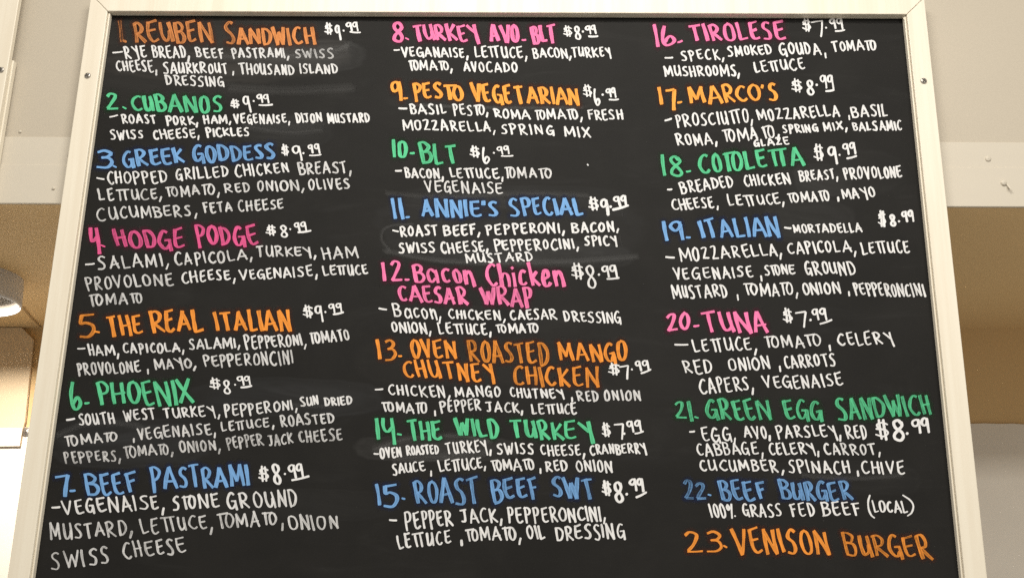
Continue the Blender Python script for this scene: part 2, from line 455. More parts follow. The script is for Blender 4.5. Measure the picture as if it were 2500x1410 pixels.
# stroke: list of points; first item 's' = smooth curve, 'l' = straight segments drawn one after another
g('A', .60, ['l', (.0, 0), (.30, 1)], ['l', (.30, 1), (.60, 0)], ['l', (.08, .30), (.58, .36)])
g('B', .50, ['l', (.04, 1), (.08, 0)], ['s', (.0, .96), (.26, 1.0), (.44, .82), (.32, .60), (.10, .53)], ['s', (.12, .54), (.40, .50), (.51, .26), (.36, .02), (.04, -.02)])
g('C', .46, ['s', (.47, .92), (.32, 1), (.12, .78), (.03, .40), (.14, .06), (.32, 0), (.47, .13)])
g('D', .52, ['l', (.06, 1), (.09, 0)], ['s', (.0, .99), (.28, .97), (.50, .68), (.48, .32), (.30, .06), (.05, -.01)])
g('E', .44, ['s', (.06, .97), (.04, .5), (.06, .14), (.20, 0), (.45, .10)], ['l', (.03, .93), (.45, 1.03)], ['l', (.06, .50), (.38, .58)])
g('F', .46, ['l', (.08, .98), (.11, 0)], ['l', (.0, .92), (.47, 1.02)], ['l', (.10, .52), (.40, .58)])
g('G', .54, ['s', (.48, .92), (.32, 1), (.12, .76), (.03, .38), (.14, .05), (.32, .03), (.48, .24)], ['l', (.27, .46), (.54, .48)], ['l', (.51, .49), (.53, -.10)])
g('H', .50, ['l', (.03, 1), (.06, 0)], ['l', (.44, 1), (.47, 0)], ['l', (.03, .47), (.52, .54)])
g('I', .08, ['l', (.02, 1), (.06, 0)])
g('J', .48, ['l', (.0, .94), (.50, 1.0)], ['s', (.32, .97), (.35, .45), (.31, .10), (.20, .0), (.06, .06)])
g('K', .52, ['l', (.05, 1), (.08, 0)], ['l', (.50, .92), (.10, .46)], ['l', (.10, .48), (.53, .0)])
g('L', .42, ['s', (.03, 1), (.04, .5), (.07, .06), (.12, .01), (.43, .09)])
g('M', .72, ['l', (.06, 1), (.03, 0)], ['l', (.06, 1), (.34, .22)], ['l', (.34, .22), (.64, 1)], ['l', (.64, 1), (.71, 0)])
g('N', .54, ['l', (.05, 1), (.05, 0)], ['l', (.05, 1), (.50, .0)], ['l', (.50, 0), (.51, 1)])
g('O', .48, ['s', (.30, 1), (.12, .88), (.03, .50), (.10, .10), (.25, .0), (.42, .18), (.48, .55), (.40, .90), (.24, 1.0)])
g('P', .44, ['l', (.05, 1), (.10, -.10)], ['s', (.0, .96), (.26, 1.02), (.44, .82), (.34, .54), (.08, .44)])
g('R', .52, ['l', (.05, 1), (.09, 0)], ['s', (.0, .96), (.26, 1.02), (.43, .82), (.34, .56), (.12, .46)], ['l', (.12, .47), (.54, .0)])
g('S', .46, ['s', (.47, .93), (.30, 1.0), (.12, .86), (.14, .66), (.33, .46), (.41, .22), (.28, .01), (.0, .06)])
g('T', .54, ['l', (.25, .98), (.29, 0)], ['l', (.0, .93), (.55, 1.01)])
g('U', .48, ['s', (.04, 1), (.03, .45), (.10, .08), (.24, .05), (.38, .25), (.43, .55)], ['l', (.43, 1), (.48, 0)])
g('V', .50, ['l', (.0, 1), (.26, 0)], ['l', (.25, 0), (.50, 1)])
g('W', .72, ['l', (.0, 1), (.19, 0)], ['l', (.19, 0), (.38, .72)], ['l', (.37, .74), (.52, .02)], ['l', (.52, 0), (.72, 1)])
g('X', .52, ['l', (.0, 1), (.52, 0)], ['l', (.48, 1), (.02, 0)])
g('Y', .50, ['l', (.0, .96), (.42, .46)], ['l', (.44, 1), (.50, -.20)])
g('Z', .50, ['s', (.03, .94), (.22, 1.0), (.40, .94), (.28, .5), (.05, .04)], ['l', (.05, .03), (.50, .04)])
g('a', .46, ['s', (.40, .55), (.24, .68), (.06, .48), (.06, .14), (.20, .0), (.36, .2)], ['l', (.42, .66), (.46, .0)])
g('c', .38, ['s', (.38, .60), (.22, .68), (.06, .45), (.08, .12), (.22, 0), (.38, .10)])
g('o', .40, ['s', (.24, .68), (.08, .55), (.05, .25), (.18, 0), (.34, .12), (.38, .45), (.22, .68)])
g('n', .42, ['l', (.03, .70), (.06, 0)], ['s', (.06, .40), (.20, .66), (.34, .60), (.40, .3), (.43, -.06)])
g('h', .42, ['l', (.03, 1.05), (.07, 0)], ['s', (.06, .38), (.20, .62), (.34, .55), (.40, .3), (.42, 0)])
g('i', .08, ['l', (.02, .64), (.06, 0)], ['l', (.0, .88), (.04, .84)])
g('k', .44, ['l', (.04, 1.1), (.08, 0)], ['l', (.42, .66), (.10, .34)], ['l', (.10, .36), (.46, -.04)])
g('e', .40, ['s', (.08, .32), (.36, .42), (.30, .64), (.16, .64), (.05, .35), (.12, .04), (.26, 0), (.42, .12)])
g(',', .16, ['l', (.15, .14), (.0, -.32)])
g('.', .10, ['l', (.02, .06), (.09, .04)])
g('-', .34, ['l', (.0, .5), (.34, .52)])
g("'", .08, ['l', (.06, 1.02), (.01, .80)])
g('(', .26, ['s', (.26, 1), (.06, .72), (.0, .45), (.10, .15), (.30, 0)])
g(')', .26, ['s', (.0, 1), (.20, .78), (.28, .48), (.22, .18), (.06, 0)])
g('%', .60, ['l', (.50, 1), (.22, -.02)], ['s', (.14, .95), (.02, .78), (.10, .60), (.22, .74), (.14, .95)], ['l', (.50, .12), (.58, .08)])
g('0', .42, ['s', (.26, 1), (.10, .85), (.03, .48), (.09, .10), (.22, 0), (.36, .18), (.42, .55), (.34, .90), (.20, 1)])
g('1', .10, ['l', (.02, 1), (.08, 0)])
g('2', .52, ['s', (.04, .80), (.18, .97), (.36, .95), (.40, .75), (.25, .40), (.05, .05)], ['l', (.05, .04), (.52, .06)])
g('3', .44, ['s', (.04, .90), (.24, 1), (.42, .84), (.32, .64), (.14, .58)], ['s', (.14, .58), (.38, .54), (.46, .30), (.30, .05), (.0, .03)])
g('4', .48, ['s', (.04, 1), (.03, .70), (.10, .48), (.24, .48), (.42, .62)], ['l', (.44, 1), (.49, -.08)])
g('5', .48, ['l', (.06, .98), (.48, 1.03)], ['s', (.06, .97), (.05, .62), (.22, .66), (.42, .56), (.46, .30), (.28, .04), (.0, .06)])
g('6', .46, ['s', (.12, 1.02), (.02, .60), (.03, .22), (.18, -.01), (.38, .05), (.49, .26), (.38, .43), (.22, .37), (.11, .20)])
g('7', .46, ['l', (-.04, .90), (.44, .97)], ['l', (.45, .97), (.40, -.02)])
g('8', .46, ['s', (.40, .86), (.26, 1), (.08, .88), (.12, .64), (.36, .40), (.44, .18), (.30, 0), (.10, .08), (.08, .30), (.30, .54), (.42, .74), (.38, .92)])
g('9', .46, ['s', (.44, .88), (.30, 1), (.08, .90), (.01, .68), (.16, .51), (.36, .60), (.44, .84)], ['l', (.45, .97), (.50, 0)])
g('$', .60, ['s', (.58, .74), (.34, .84), (.08, .74), (.16, .56), (.48, .46), (.58, .30), (.34, .14), (-.02, .26)], ['l', (.18, 1), (.24, .02)], ['l', (.40, .96), (.46, 0)], ['l', (.02, .52), (.50, .50)])
g('TT', .86, ['l', (.22, .97), (.26, 0)], ['l', (.60, .99), (.64, 0)], ['l', (.0, .93), (.88, 1.02)])
g('TO', .92, ['l', (.18, .97), (.22, 0)], ['l', (.0, .93), (.66, 1.0)], ['s', (.66, .99), (.53, .80), (.47, .45), (.54, .10), (.68, .0), (.84, .18), (.91, .55), (.82, .90), (.64, .98)])

RND = random.Random(11)
def sample(stroke, h):
    mode, P = stroke[0], [np.array(p, float) for p in stroke[1:]]
    if mode == 'l':
        a, b = P; n = max(3, int(np.linalg.norm(b - a) * h / 3.0))
        bow = (RND.random() - .5) * .05
        d = b - a; nrm = np.array([-d[1], d[0]])
        return [a + d * t + nrm * bow * 4 * t * (1 - t) for t in np.linspace(0, 1, n + 1)]
    Q = [2 * P[0] - P[1]] + P + [2 * P[-1] - P[-2]]
    out = []
    for i in range(1, len(Q) - 2):
        n = max(3, int(np.linalg.norm(Q[i + 1] - Q[i]) * h / 2.2))
        for k in range(n):
            t = k / n
            out.append(.5 * ((2 * Q[i]) + (-Q[i - 1] + Q[i + 1]) * t + (2 * Q[i - 1] - 5 * Q[i] + 4 * Q[i + 1] - Q[i + 2]) * t * t + (-Q[i - 1] + 3 * Q[i] - 3 * Q[i + 1] + Q[i + 2]) * t ** 3))
    out.append(P[-1])
    return out

class Lettering:
    """collects pen strokes, drawn on the board's face"""
    level = 0; low = 0
    def __init__(s): s.v, s.f, s.uv, s.c, s.mi = [], [], [], [], []
    def row(s, p, n, hw, y, u, ink_):
        for sgn in (-1, 1):
            q = p + n * hw * sgn
            w = on_plane(q[0], q[1], 0.0)
            s.v.append((w[0], -y, w[2])); s.uv.append((u, sgn)); s.c.append(ink_)
        # centre line vertex keeps the across coordinate honest
    def stroke(s, pts, a, b, dens, chisel):
        """pts in photo pixels; a = half width of upright strokes, b = of level strokes"""
        pts = [np.array(p, float) for p in pts]
        seed = RND.random(); Lettering.level = (Lettering.level + 1) % 9
        y0 = 0.00035 + Lettering.level * 0.00008
        n = len(pts); dens = min(1.0, max(.05, dens + (RND.random() - .5) * .16 * (1.25 - dens) * 2))
        rows = []
        ph = RND.random() * 7; gain = .86 + .26 * RND.random()
        for i, p in enumerate(pts):
            t = pts[min(n - 1, i + 1)] - pts[max(0, i - 1)]; L = np.linalg.norm(t)
            t = t / L if L > 1e-6 else np.array([0, 1.])
            hw = math.hypot(a * t[1], b * t[0]) * gain * (1 + .10 * math.sin(ph + i * .45) + .05 * (RND.random() - .5))
            rows.append([p, t, hw])
        # caps
        p, t, hw = rows[0]; e = .30 if chisel else .62
        rows.insert(0, [p - t * hw * e, t, hw * (.82 if chisel else .52)])
        p, t, hw = rows[-1]
        rows.append([p + t * hw * e, t, hw * (.80 if chisel else .48)])
        u = RND.random() * 500; i0 = len(s.v); N = len(rows)
        for i, (p, t, hw) in enumerate(rows):
            if i: u += float(np.linalg.norm(p - rows[i - 1][0]))
            nn = np.array([-t[1], t[0]])
            if chisel and i in (0, N - 1): p = p + nn * hw * (RND.random() - .5) * .3
            s.row(p, nn, hw, y0 + 0.00006 * i / N, u, (dens, seed, 0, 1))
        for i in range(N - 1):
            k = i0 + 2 * i; s.f.append((k, k + 1, k + 3, k + 2)); s.mi.append(0)
    def band(s, pts, hw):
        pts = [np.array(p, float) for p in pts]; n = len(pts)
        Lettering.low = (Lettering.low + 1) % 25
        y = 0.00004 + Lettering.low * 0.00001; i0 = len(s.v)
        tt = [pts[min(n - 1, i + 1)] - pts[max(0, i - 1)] for i in range(n)]
        tt = [t / max(1e-6, np.linalg.norm(t)) for t in tt]
        pts = [pts[0] - tt[0] * hw] + pts + [pts[-1] + tt[-1] * hw]; tt = [tt[0]] + tt + [tt[-1]]; n += 2
        ln = np.cumsum([0] + [float(np.linalg.norm(pts[i + 1] - pts[i])) for i in range(n - 1)])
        for i, p in enumerate(pts):
            e = min(ln[i], ln[-1] - ln[i]) / hw                     # 0 at the tip, 1 one half-width in
            w = math.hypot(tt[i][0], tt[i][1])
            s.row(p, np.array([-tt[i][1], tt[i][0]]), hw, y, max(0.0, 1 - e), (1, 0, 0, 1))
        for i in range(n - 1):
            k = i0 + 2 * i; s.f.append((k, k + 1, k + 3, k + 2)); s.mi.append(1)
    def build(s, name, mats, parent):
        me = mesh(name, s.v, s.f)
        uv = me.uv_layers.new(name="stroke"); ca = me.color_attributes.new("ink", 'FLOAT_COLOR', 'POINT')
        li = np.zeros(len(me.loops), dtype=np.int32); me.loops.foreach_get("vertex_index", li)
        uv.data.foreach_set("uv", np.array(s.uv, np.float32)[li].ravel())
        ca.data.foreach_set("color", np.array(s.c, np.float32).ravel())
        o = link(name, me, parent, mats)
        me.polygons.foreach_set("material_index", s.mi)
        # normals towards the viewer
        return o

TILES = {1: (220, 20, 2500 / 740), 2: (180, 330, 2500 / 770), 3: (120, 730, 3.125), 4: (80, 1110, 2500 / 820), 5: (900, 20, 2500 / 740),
         6: (900, 330, 2500 / 740), 7: (880, 620, 2500 / 760), 8: (880, 1000, 2500 / 760), 9: (1560, 20, 2500 / 740),
         10: (1560, 330, 2427 / 740), 11: (1580, 730, 2500 / 740), 12: (1600, 1010, 2500 / 820)}
def tp(tile, x, y):
    a, b, s = TILES[tile]; return a + x / s, b + y / s

def split(text):
    out, i = [], 0
    while i < len(text):
        two = text[i:i + 2]
        if two in ('TT', 'TO') and not (two == 'TO' and RND.random() < .12): out.append(two); i += 2
        else: out.append(text[i]); i += 1
    return out
def write(L, text, x0, x1, yt0, yb0, yt1, yb1, pw, shear, dens, chisel, gap=.27, jit=1.0, halo=False, ghost=False):
    """one word, in photo pixels: left/right extent, top and base line at both ends"""
    gl = split(text)
    hm = ((yb0 - yt0) + (yb1 - yt1)) / 2
    gaps = [gap * (.8 + .4 * RND.random()) * (0.85 if c2 in ",." else 1) for c2 in gl[1:]] + [0]
    ws = [G[c][0] * (.86 + .28 * RND.random() * jit) for c in gl]
    W = max(sum(ws) + sum(gaps), .02)
    a = pw / 2; b = a * (.58 if chisel else .74)
    if len(gl) > 2: shear += (RND.random() - .35) * .07
    arch = (RND.random() - .5) * .16 if len(gl) > 3 else 0
    sh = shear * hm
    avail = x1 - x0 - 2 * a * .85 - (sh if gl[-1] not in ",." else sh * .8)
    sx = max(avail, 1.0) / W
    narrow = len(gl) == 1 and gl[0] in "1I."
    if narrow: sx = hm
    X = 0.0
    for c, w, gp in zip(gl, ws, gaps):
        w0 = G[c][0]; big = 1 + (RND.random() - .5) * .17 * jit
        dy = (RND.random() - .5) * .12 * jit; ro = (RND.random() - .5) * .15 * jit
        for st in G[c][1]:
            st2 = [st[0]] + [(px_ + (RND.random() - .5) * .05 * jit, py_ + (RND.random() - .5) * .055 * jit) for px_, py_ in st[1:]]
            pts = []
            for q in sample(st2, hm):
                gx = q[0] * w / w0; gy = (q[1] - .5) * big + .5 + dy
                gx += ro * (gy - .5) * .6
                xx = x0 + a * .85 + (X + gx) * sx
                f = min(1.0, max(0.0, (xx - x0) / max(1, x1 - x0)))
                base = yb0 + (yb1 - yb0) * f; top = yt0 + (yt1 - yt0) * f
                base -= arch * hm * 4 * f * (1 - f); top -= arch * hm * 4 * f * (1 - f)
                top += b * .4; basei = base - b * .4
                pts.append((xx + shear * hm * (1 - gy), basei + (top - basei) * gy))
            if ghost: L.band(pts, a * 1.5); continue
            L.stroke(pts, a, b, dens, chisel)
            if halo: L.band(pts, a + 10.0)
        X += w + gp
def shear_at(x): return .135 if x < 1600 else .20
NAMES = {}; PRICES = {}; LISTS = {}; COLOR = {}
def line(tile, dish, kind, spec, dens=.95, pw=None):
    """spec: 'TEXT x0 x1 yt0 yb0 yt1 yb1; ...' measured on an enlarged view of the photo"""
    store = NAMES if kind != 'w' else LISTS
    L = store.setdefault(dish, Lettering())
    if kind != 'w': COLOR.setdefault(dish, kind)
    last = None
    for item in spec.split(';'):
        f = item.split(); txt = f[0]; v = [float(k) for k in f[1:]]
        d = dens
        if len(v) in (3, 7): d = v.pop()
        if len(v) == 2: v += last
        last = v[2:]
        x0, yt0 = tp(tile, v[0], v[2]); x1, yt1 = tp(tile, v[1], v[4]); yb0 = tp(tile, 0, v[3])[1]; yb1 = tp(tile, 0, v[5])[1]
        s = shear_at(x0); w = pw * .77 if pw else (9.0 if kind != 'w' else 4.75)
        if txt == '-':                                  # a dash: two end points
            y0, y1 = yt0, yt1
            L.stroke([(x0 + (x1 - x0) * k, y0 + (y1 - y0) * k + math.sin(k * 3) * .5) for k in (0, .25, .5, .75, 1)], w * (.28 if kind != 'w' else .42), w * (.28 if kind != 'w' else .44), min(1, d + .05), False)
        elif txt == '.':
            L.stroke([(x0 + (x1 - x0) * k, yt0 + (yb0 - yt0) * k) for k in (0, .5, 1)], w * .26, w * .24, min(1, d + .05), False)
        else:
            hd = kind != 'w'
            if hd and len(txt) <= 2 and txt.isdigit(): s *= .1 if '7' in txt else .45
            write(L, txt, x0, x1, yt0, yb0, yt1, yb1, w, s, 1 - (1 - d + (.01 if hd else 0)) * 1.6, hd, gap=.20 if hd else .25, halo=hd)
def price(tile, dish, S, D, digit, dot, N, U=None, pw=5.0, dens=1.0):
    L = PRICES.setdefault(dish, Lettering())
    def bx(q): 
        a, c = tp(tile, q[0], q[2]); b, d = tp(tile, q[1], q[3]); return a, b, c, d
    a, b, c, d = bx(S); write(L, '$', a - 1.5, b + 2, c, d, c, d, pw * .84, .06, dens, False, jit=.8)
    a, b, c, d = bx(D); write(L, digit, a - (2 if digit == '7' else 0), b, c, d, c, d, pw * (.95 if digit in '76' else 1.02), .0 if digit == '7' else .12, dens, False, jit=.8)
    x, y = tp(tile, *dot); L.stroke([(x - .8, y - .5), (x, y), (x + .8, y + .4)], pw * .5, pw * .5, dens, False)
    a, b, c, d = bx(N); k = (d - c) * .06
    write(L, '99', a, b, c + k, d, c - k, d, pw * .92, .12, dens, False, gap=.24, jit=.8)
    if U:
        p, q = tp(tile, U[0], U[1]), tp(tile, U[2], U[3])
        L.stroke([(p[0] + (q[0] - p[0]) * t, p[1] + (q[1] - p[1]) * t + math.sin(t * 3.1) * 1.0) for t in np.linspace(0, 1, 7)], pw * .42, pw * .42, dens, False)

# ---- left column
line(1, 1, 'rust', "1 228 262 115 290 115 290 .45;. 275 298 270 280 270 280 .5;REUBEN 340 1028 122 280 132 298 .74;S 1090 1210 125 302 125 302 .7;ANDWICH 1195 1870 165 298 160 305 .85")
price(1, 1, (1935, 1998, 120, 215), (2012, 2072, 138, 270), '9', (2092, 190), (2105, 2212, 118, 190), (2145, 198, 2230, 203))
line(1, 1, 'w', "- 190 268 370 370 362 362;RYE 270 472 318 422 312 405;BREAD, 503 825 315 412 320 415 .95;BEEF 858 1115 325 400 335 412 .9;PASTRAMI, 1160 1645 335 412 335 412 .85;SWISS 1680 2015 345 415 332 412 .6")
line(1, 1, 'w', "CHEESE, 203 555 440 525 430 528 .9;SAURKROUT 592 1140 450 542 455 540;, 1160 1190 460 540 460 540;THOUSAND 1218 1690 450 542 472 548 .88;ISLAND 1720 2050 465 542 470 548 .88")
line(1, 1, 'w', "DRESSING 610 1110 550 630 562 645 .9")
line(1, 2, 'green', "2 120 245 690 835 690 835;. 272 298 818 832 818 832;CUBANOS 322 1105 712 838 722 862 .9")
price(1, 2, (1160, 1230, 750, 825), (1252, 1328, 725, 862), '9', (1350, 768), (1370, 1478, 712, 785), (1395, 802, 1505, 798))
line(1, 2, 'w', "- 165 228 900 900 885 885;ROAST 250 555 877 958 885 955;PORK, 615 895 888 962 885 960;HAM, 928 1165 888 955 885 950;VEGENAISE, 1180 1650 875 950 875 945;DIJON 1685 1922 868 942 865 942;MUSTARD 1950 2312 868 945 870 945")
line(1, 2, 'w', "SWISS 155 447 1012 1090 1010 1080;CHEESE, 510 905 1008 1083 990 1065;PICKLES 945 1320 992 1062 985 1055")
line(2, 3, 'blue', "3 170 318 115 260 112 258 .95;. 312 338 242 255 242 255;GREEK 370 888 128 258 108 222 .92;GODDESS 925 1608 80 205 70 190 .85")
price(2, 3, (1645, 1705, 70, 160), (1725, 1808, 85, 205), '9', (1822, 145), (1850, 1952, 70, 142), (1870, 162, 1960, 155))
line(2, 3, 'w', "- 185 242 340 340 350 350;CHOPPED 258 752 290 388 285 375;GRILLED 800 1232 265 360 248 330;CHICKEN 1265 1712 232 332 218 290 .9;BREAST, 1770 2205 218 312 210 298 .82", .92)
line(2, 3, 'w', "LETTUCE, 185 705 428 522 418 502;TOMATO, 722 1160 415 492 388 470;RED 1185 1402 390 462 375 445;ONION, 1445 1830 362 440 360 440;OLIVES 1850 2195 352 435 345 430", .80)
line(2, 3, 'w', "C 170 262 578 690 575 688;UCUMBERS, 268 980 572 665 555 638;FETA 1015 1262 532 615 528 600;CHEESE 1295 1668 518 605 500 575", .80)
line(2, 4, 'magenta', "4 115 212 740 930 740 930;. 218 248 872 884 872 884;HODGE 305 892 742 885 745 888 .82;PODGE 945 1472 712 872 710 850 .9")
price(2, 4, (1525, 1602, 708, 797), (1625, 1706, 712, 815), '8', (1718, 746), (1740, 1848, 688, 760), (1780, 770, 1880, 757))
line(2, 4, 'w', "- 95 165 1025 1025 1018 1018;SALAMI, 178 760 962 1066 945 1040;CAPICOLA, 790 1420 932 1030 905 985;TURKEY, 1440 1925 885 970 892 962;HAM 1955 2262 885 985 885 975", .82)
line(2, 4, 'w', "PROVOLONE 85 797 1132 1228 1100 1195;CHEESE, 850 1282 1090 1176 1065 1142 .9;VEGENAISE, 1305 1932 1070 1146 1030 1112 .92;LETTUCE 1965 2337 1040 1112 1025 1106 .88", .78)
line(2, 4, 'w', "TOMATO 115 552 1265 1355 1252 1330", .72)
line(3, 5, 'orange', "5 215 365 110 288 110 285 .75;. 350 385 247 253 247 253;THE 425 727 130 284 125 275;REAL 755 1190 98 262 92 242;ITALIAN 1245 1857 90 238 75 232", .92)
price(3, 5, (1935, 2012, 45, 142), (2020, 2092, 58, 172), '9', (2108, 98), (2125, 2237, 33, 100), (2170, 116, 2245, 100))
line(3, 5, 'w', "- 220 275 378 378 375 375;HAM, 290 535 345 430 345 425;CAPICOLA, 555 1032 336 412 328 395;SALAMI, 1058 1457 302 380 290 366;PEPPERONI, 1480 1965 282 378 268 350;TOMATO 1980 2297 255 340 235 312", .88)
line(3, 5, 'w', "PROVOLONE 205 705 490 580 465 552;, 735 757 465 545 465 545;MAYO, 795 1125 460 536 445 520;PEPPERONCINI 1170 1867 432 510 388 492", .80)
line(3, 6, 'green', "6 150 247 640 832 640 830 .85;- 275 305 793 793 789 789;PHOENIX 350 1112 635 798 605 788 .93")
price(3, 6, (1225, 1307, 598, 692), (1318, 1392, 618, 722), '8', (1420, 652), (1430, 1537, 588, 657), (1465, 672, 1545, 660))
line(3, 6, 'w', "- 135 195 920 920 910 910;SOUTH 215 507 872 960 858 945;WEST 560 822 848 930 830 916;TURKEY, 860 1305 836 908 812 890;PEPPERONI, 1330 1895 800 890 765 836;SUN 1905 2062 750 820 735 800;DRIED 2090 2317 752 812 735 796 .88", .9)
line(3, 6, 'w', "TOMATO 110 527 1040 1122 1010 1082;, 630 655 1010 1080 1010 1080;VEGENAISE, 668 1275 988 1076 945 1032;LETTUCE, 1305 1720 937 1012 905 970;ROASTED 1755 2182 892 976 870 945", .80)
line(3, 6, 'w', "PEPPERS, 105 550 1162 1246 1148 1222;TOMATO, 560 950 1122 1206 1102 1176;ONION, 985 1310 1087 1170 1075 1150;PEPPER 1345 1642 1058 1146 1030 1112;JACK 1660 1867 1032 1116 1010 1086;CHEESE 1895 2242 1012 1090 985 1076", .70)
line(4, 7, 'blue', "7 160 272 138 302 138 302;- 280 316 266 266 263 263;BEEF 370 797 135 300 108 262;PASTRAMI 860 1622 90 256 75 226", .95)
price(4, 7, (1680, 1757, 83, 197), (1770, 1857, 73, 217), '8', (1878, 140), (1895, 2017, 68, 167), (1930, 186, 2055, 157), pw=6)
line(4, 7, 'w', "- 145 202 390 390 386 386;VEGENAISE, 210 980 335 446 300 406;STONE 1030 1392 305 406 282 380;GROUND 1430 1977 277 390 260 382 .86", .92, 7.2)
line(4, 7, 'w', "MUSTARD, 120 745 507 622 478 582;LETTUCE, 790 1340 475 590 445 546;TOMATO, 1365 1870 442 550 420 522;ONION 1885 2287 437 545 445 546", .74, 7.0)
line(4, 7, 'w', "SWISS 115 577 712 852 678 792;CHEESE 655 1147 652 766 610 726", .74, 7.0)
# ---- middle column
line(5, 8, 'pink', "8 180 300 110 277 108 275;. 306 330 250 262 250 262;TURKEY 355 917 145 272 140 278;AVO 980 1252 135 286 145 275;- 1265 1295 265 265 263 263;BLT 1325 1562 150 290 130 286", .96)
price(5, 8, (1605, 1677, 150, 237), (1685, 1757, 153, 266), '8', (1767, 196), (1780, 1877, 145, 217), (1815, 236, 1890, 235))
line(5, 8, 'w', "- 210 255 348 348 345 345;VEGANAISE, 262 825 322 402 335 412;LETTUCE, 865 1310 322 406 322 416;BACON, 1340 1672 332 412 336 412;TURKEY 1662 2002 325 405 328 405", .97)
line(5, 8, 'w', "TOMATO, 325 697 436 516 436 516;AVOCADO 775 1232 442 522 450 524", .97)
line(5, 9, 'amber', "9 175 272 600 762 600 760;- 290 320 746 746 744 744;PESTO 350 792 615 756 640 767;VEGETARIAN 830 1747 620 762 660 806", .95)
price(5, 9, (1765, 1842, 635, 740), (1848, 1912, 672, 802), '6', (1930, 715), (1950, 2042, 663, 740), (1985, 756, 2060, 754))
line(5, 9, 'w', "- 250 315 828 828 830 830;BASIL 330 647 786 872 796 872;PESTO, 685 990 795 880 800 880;ROMA 1020 1337 826 896 840 916;TOMATO, 1365 1767 840 920 840 916;FRESH 1795 2107 840 922 836 920", .98)
line(5, 9, 'w', "MOZZARELLA, 270 1045 920 1008 945 1022;SPRING 1080 1537 956 1042 975 1046;MIX 1605 1837 976 1062 985 1066", .98)
line(6, 10, 'green', "10 185 327 45 186 55 182;- 345 375 150 150 148 148;BLT 400 747 65 232 80 230 .86", .93)
price(6, 10, (835, 912, 90, 187), (928, 1002, 108, 232), '6', (1033, 148), (1050, 1162, 93, 162), (1095, 172, 1190, 170))
line(6, 10, 'w', "- 222 270 295 295 293 293;BACON, 287 622 270 353 280 356;LETTUCE, 660 1112 270 352 270 356;TOMATO 1115 1517 270 358 275 352 .84", .92)
line(6, 10, 'w', "VEGENAISE 455 1112 375 466 396 486", .88)
line(6, 11, 'blue', "11 185 297 520 692 525 702;- 310 335 677 677 674 674;ANNIE'S 420 1077 535 682 550 676;SPECIAL 1130 1782 520 672 520 666", .96)
price(6, 11, (1810, 1897, 513, 622), (1903, 1982, 533, 657), '9', (1995, 590), (2010, 2132, 503, 587), (2015, 616, 2140, 580), pw=6.6)
line(6, 11, 'w', "- 200 245 785 785 795 795;ROAST 250 577 752 836 742 826;BEEF, 605 925 747 832 730 815;PEPPERONI, 955 1622 742 822 722 806;BACON, 1660 2067 722 806 710 786", .98, 7.0)
line(6, 11, 'w', "SWISS 235 557 892 976 890 970;CHEESE, 585 990 886 972 870 956;PEPPEROCINI, 1025 1737 866 952 850 932;SPICY 1770 2052 837 916 832 906", .97, 6.8)
line(6, 11, 'w', "MUSTARD 790 1357 977 1052 965 1036", .96)
line(7, 12, 'pink', "12 165 347 60 227 66 215;- 360 390 205 205 205 205;Bacon 405 922 82 226 92 250;Chicken 985 1647 72 252 92 266", .93)
line(7, 12, 'pink', "CAESAR 285 872 245 366 275 406;WRAP 950 1392 275 406 275 432 .85", .9)
price(7, 12, (1690, 1792, 78, 202), (1795, 1902, 98, 277), '8', (1915, 165), (1930, 2062, 93, 187), (1980, 200, 2075, 191), pw=5.6, dens=.88)
line(7, 12, 'w', "- 150 210 436 436 446 446;Bacon, 245 652 390 496 400 520;CHICKEN, 695 1167 442 512 460 536;CAESAR 1190 1582 450 532 446 530;DRESSING 1620 2097 456 532 466 556", .98)
line(7, 12, 'w', "ONION, 240 572 546 626 556 636;LETTUCE, 610 1052 552 636 556 642;TOMATO 1080 1437 562 632 556 636", .96)
line(7, 13, 'orange', "1 122 160 670 836 670 836;3 180 290 685 852 685 850 .78;- 306 330 818 818 818 818;OVEN 385 787 690 826 690 842;ROASTED 845 1527 686 862 710 880 .70;MANGO 1575 2152 710 856 702 856", .9, 10.5)
line(7, 13, 'orange', "CHUTNEY 320 1087 852 986 886 1036;CHICKEN 1210 1932 892 1042 900 1062 .8", .92, 10.5)
price(7, 13, (1990, 2082, 870, 967), (2088, 2157, 888, 1002), '7', (2180, 925), (2200, 2317, 853, 932), (2255, 956, 2330, 926), pw=5.4)
line(7, 13, 'w', "- 120 180 1087 1087 1083 1083;CHICKEN, 215 722 1046 1126 1060 1150;MANGO 745 1132 1062 1142 1062 1142;CHUTNEY 1190 1637 1066 1146 1080 1152;, 1680 1705 1085 1165 1085 1165;RED 1725 1917 1100 1176 1100 1182 .85;ONION 1945 2257 1092 1176 1092 1176 .85", .94)
line(7, 13, 'w', "TOMATO 165 542 1186 1266 1190 1276;, 578 605 1180 1270 1180 1270;PEPPER 630 972 1176 1266 1156 1242;JACK, 995 1307 1182 1262 1190 1272;LETTUCE 1365 1742 1200 1276 1196 1286", .9)
line(8, 14, 'green', "14 112 282 65 242 70 258;. 298 328 193 198 193 198;THE 362 667 82 242 80 237;WILD 745 1122 60 206 72 226;TURKEY 1185 1872 85 222 82 242", .93)
price(8, 14, (1935, 2007, 98, 212), (2043, 2117, 103, 232), '7', (2118, 190), (2130, 2257, 88, 177), (2205, 190, 2270, 172), pw=5.6)
line(8, 14, 'w', "- 110 145 350 350 352 352;OVEN 145 337 306 386 295 376;ROASTED 360 637 286 362 280 352;TURKEY, 670 1052 262 352 240 336;SWISS 1085 1397 267 356 265 352;CHEESE, 1435 1802 277 356 272 362;CRANBERRY 1830 2300 286 362 270 350", .97)
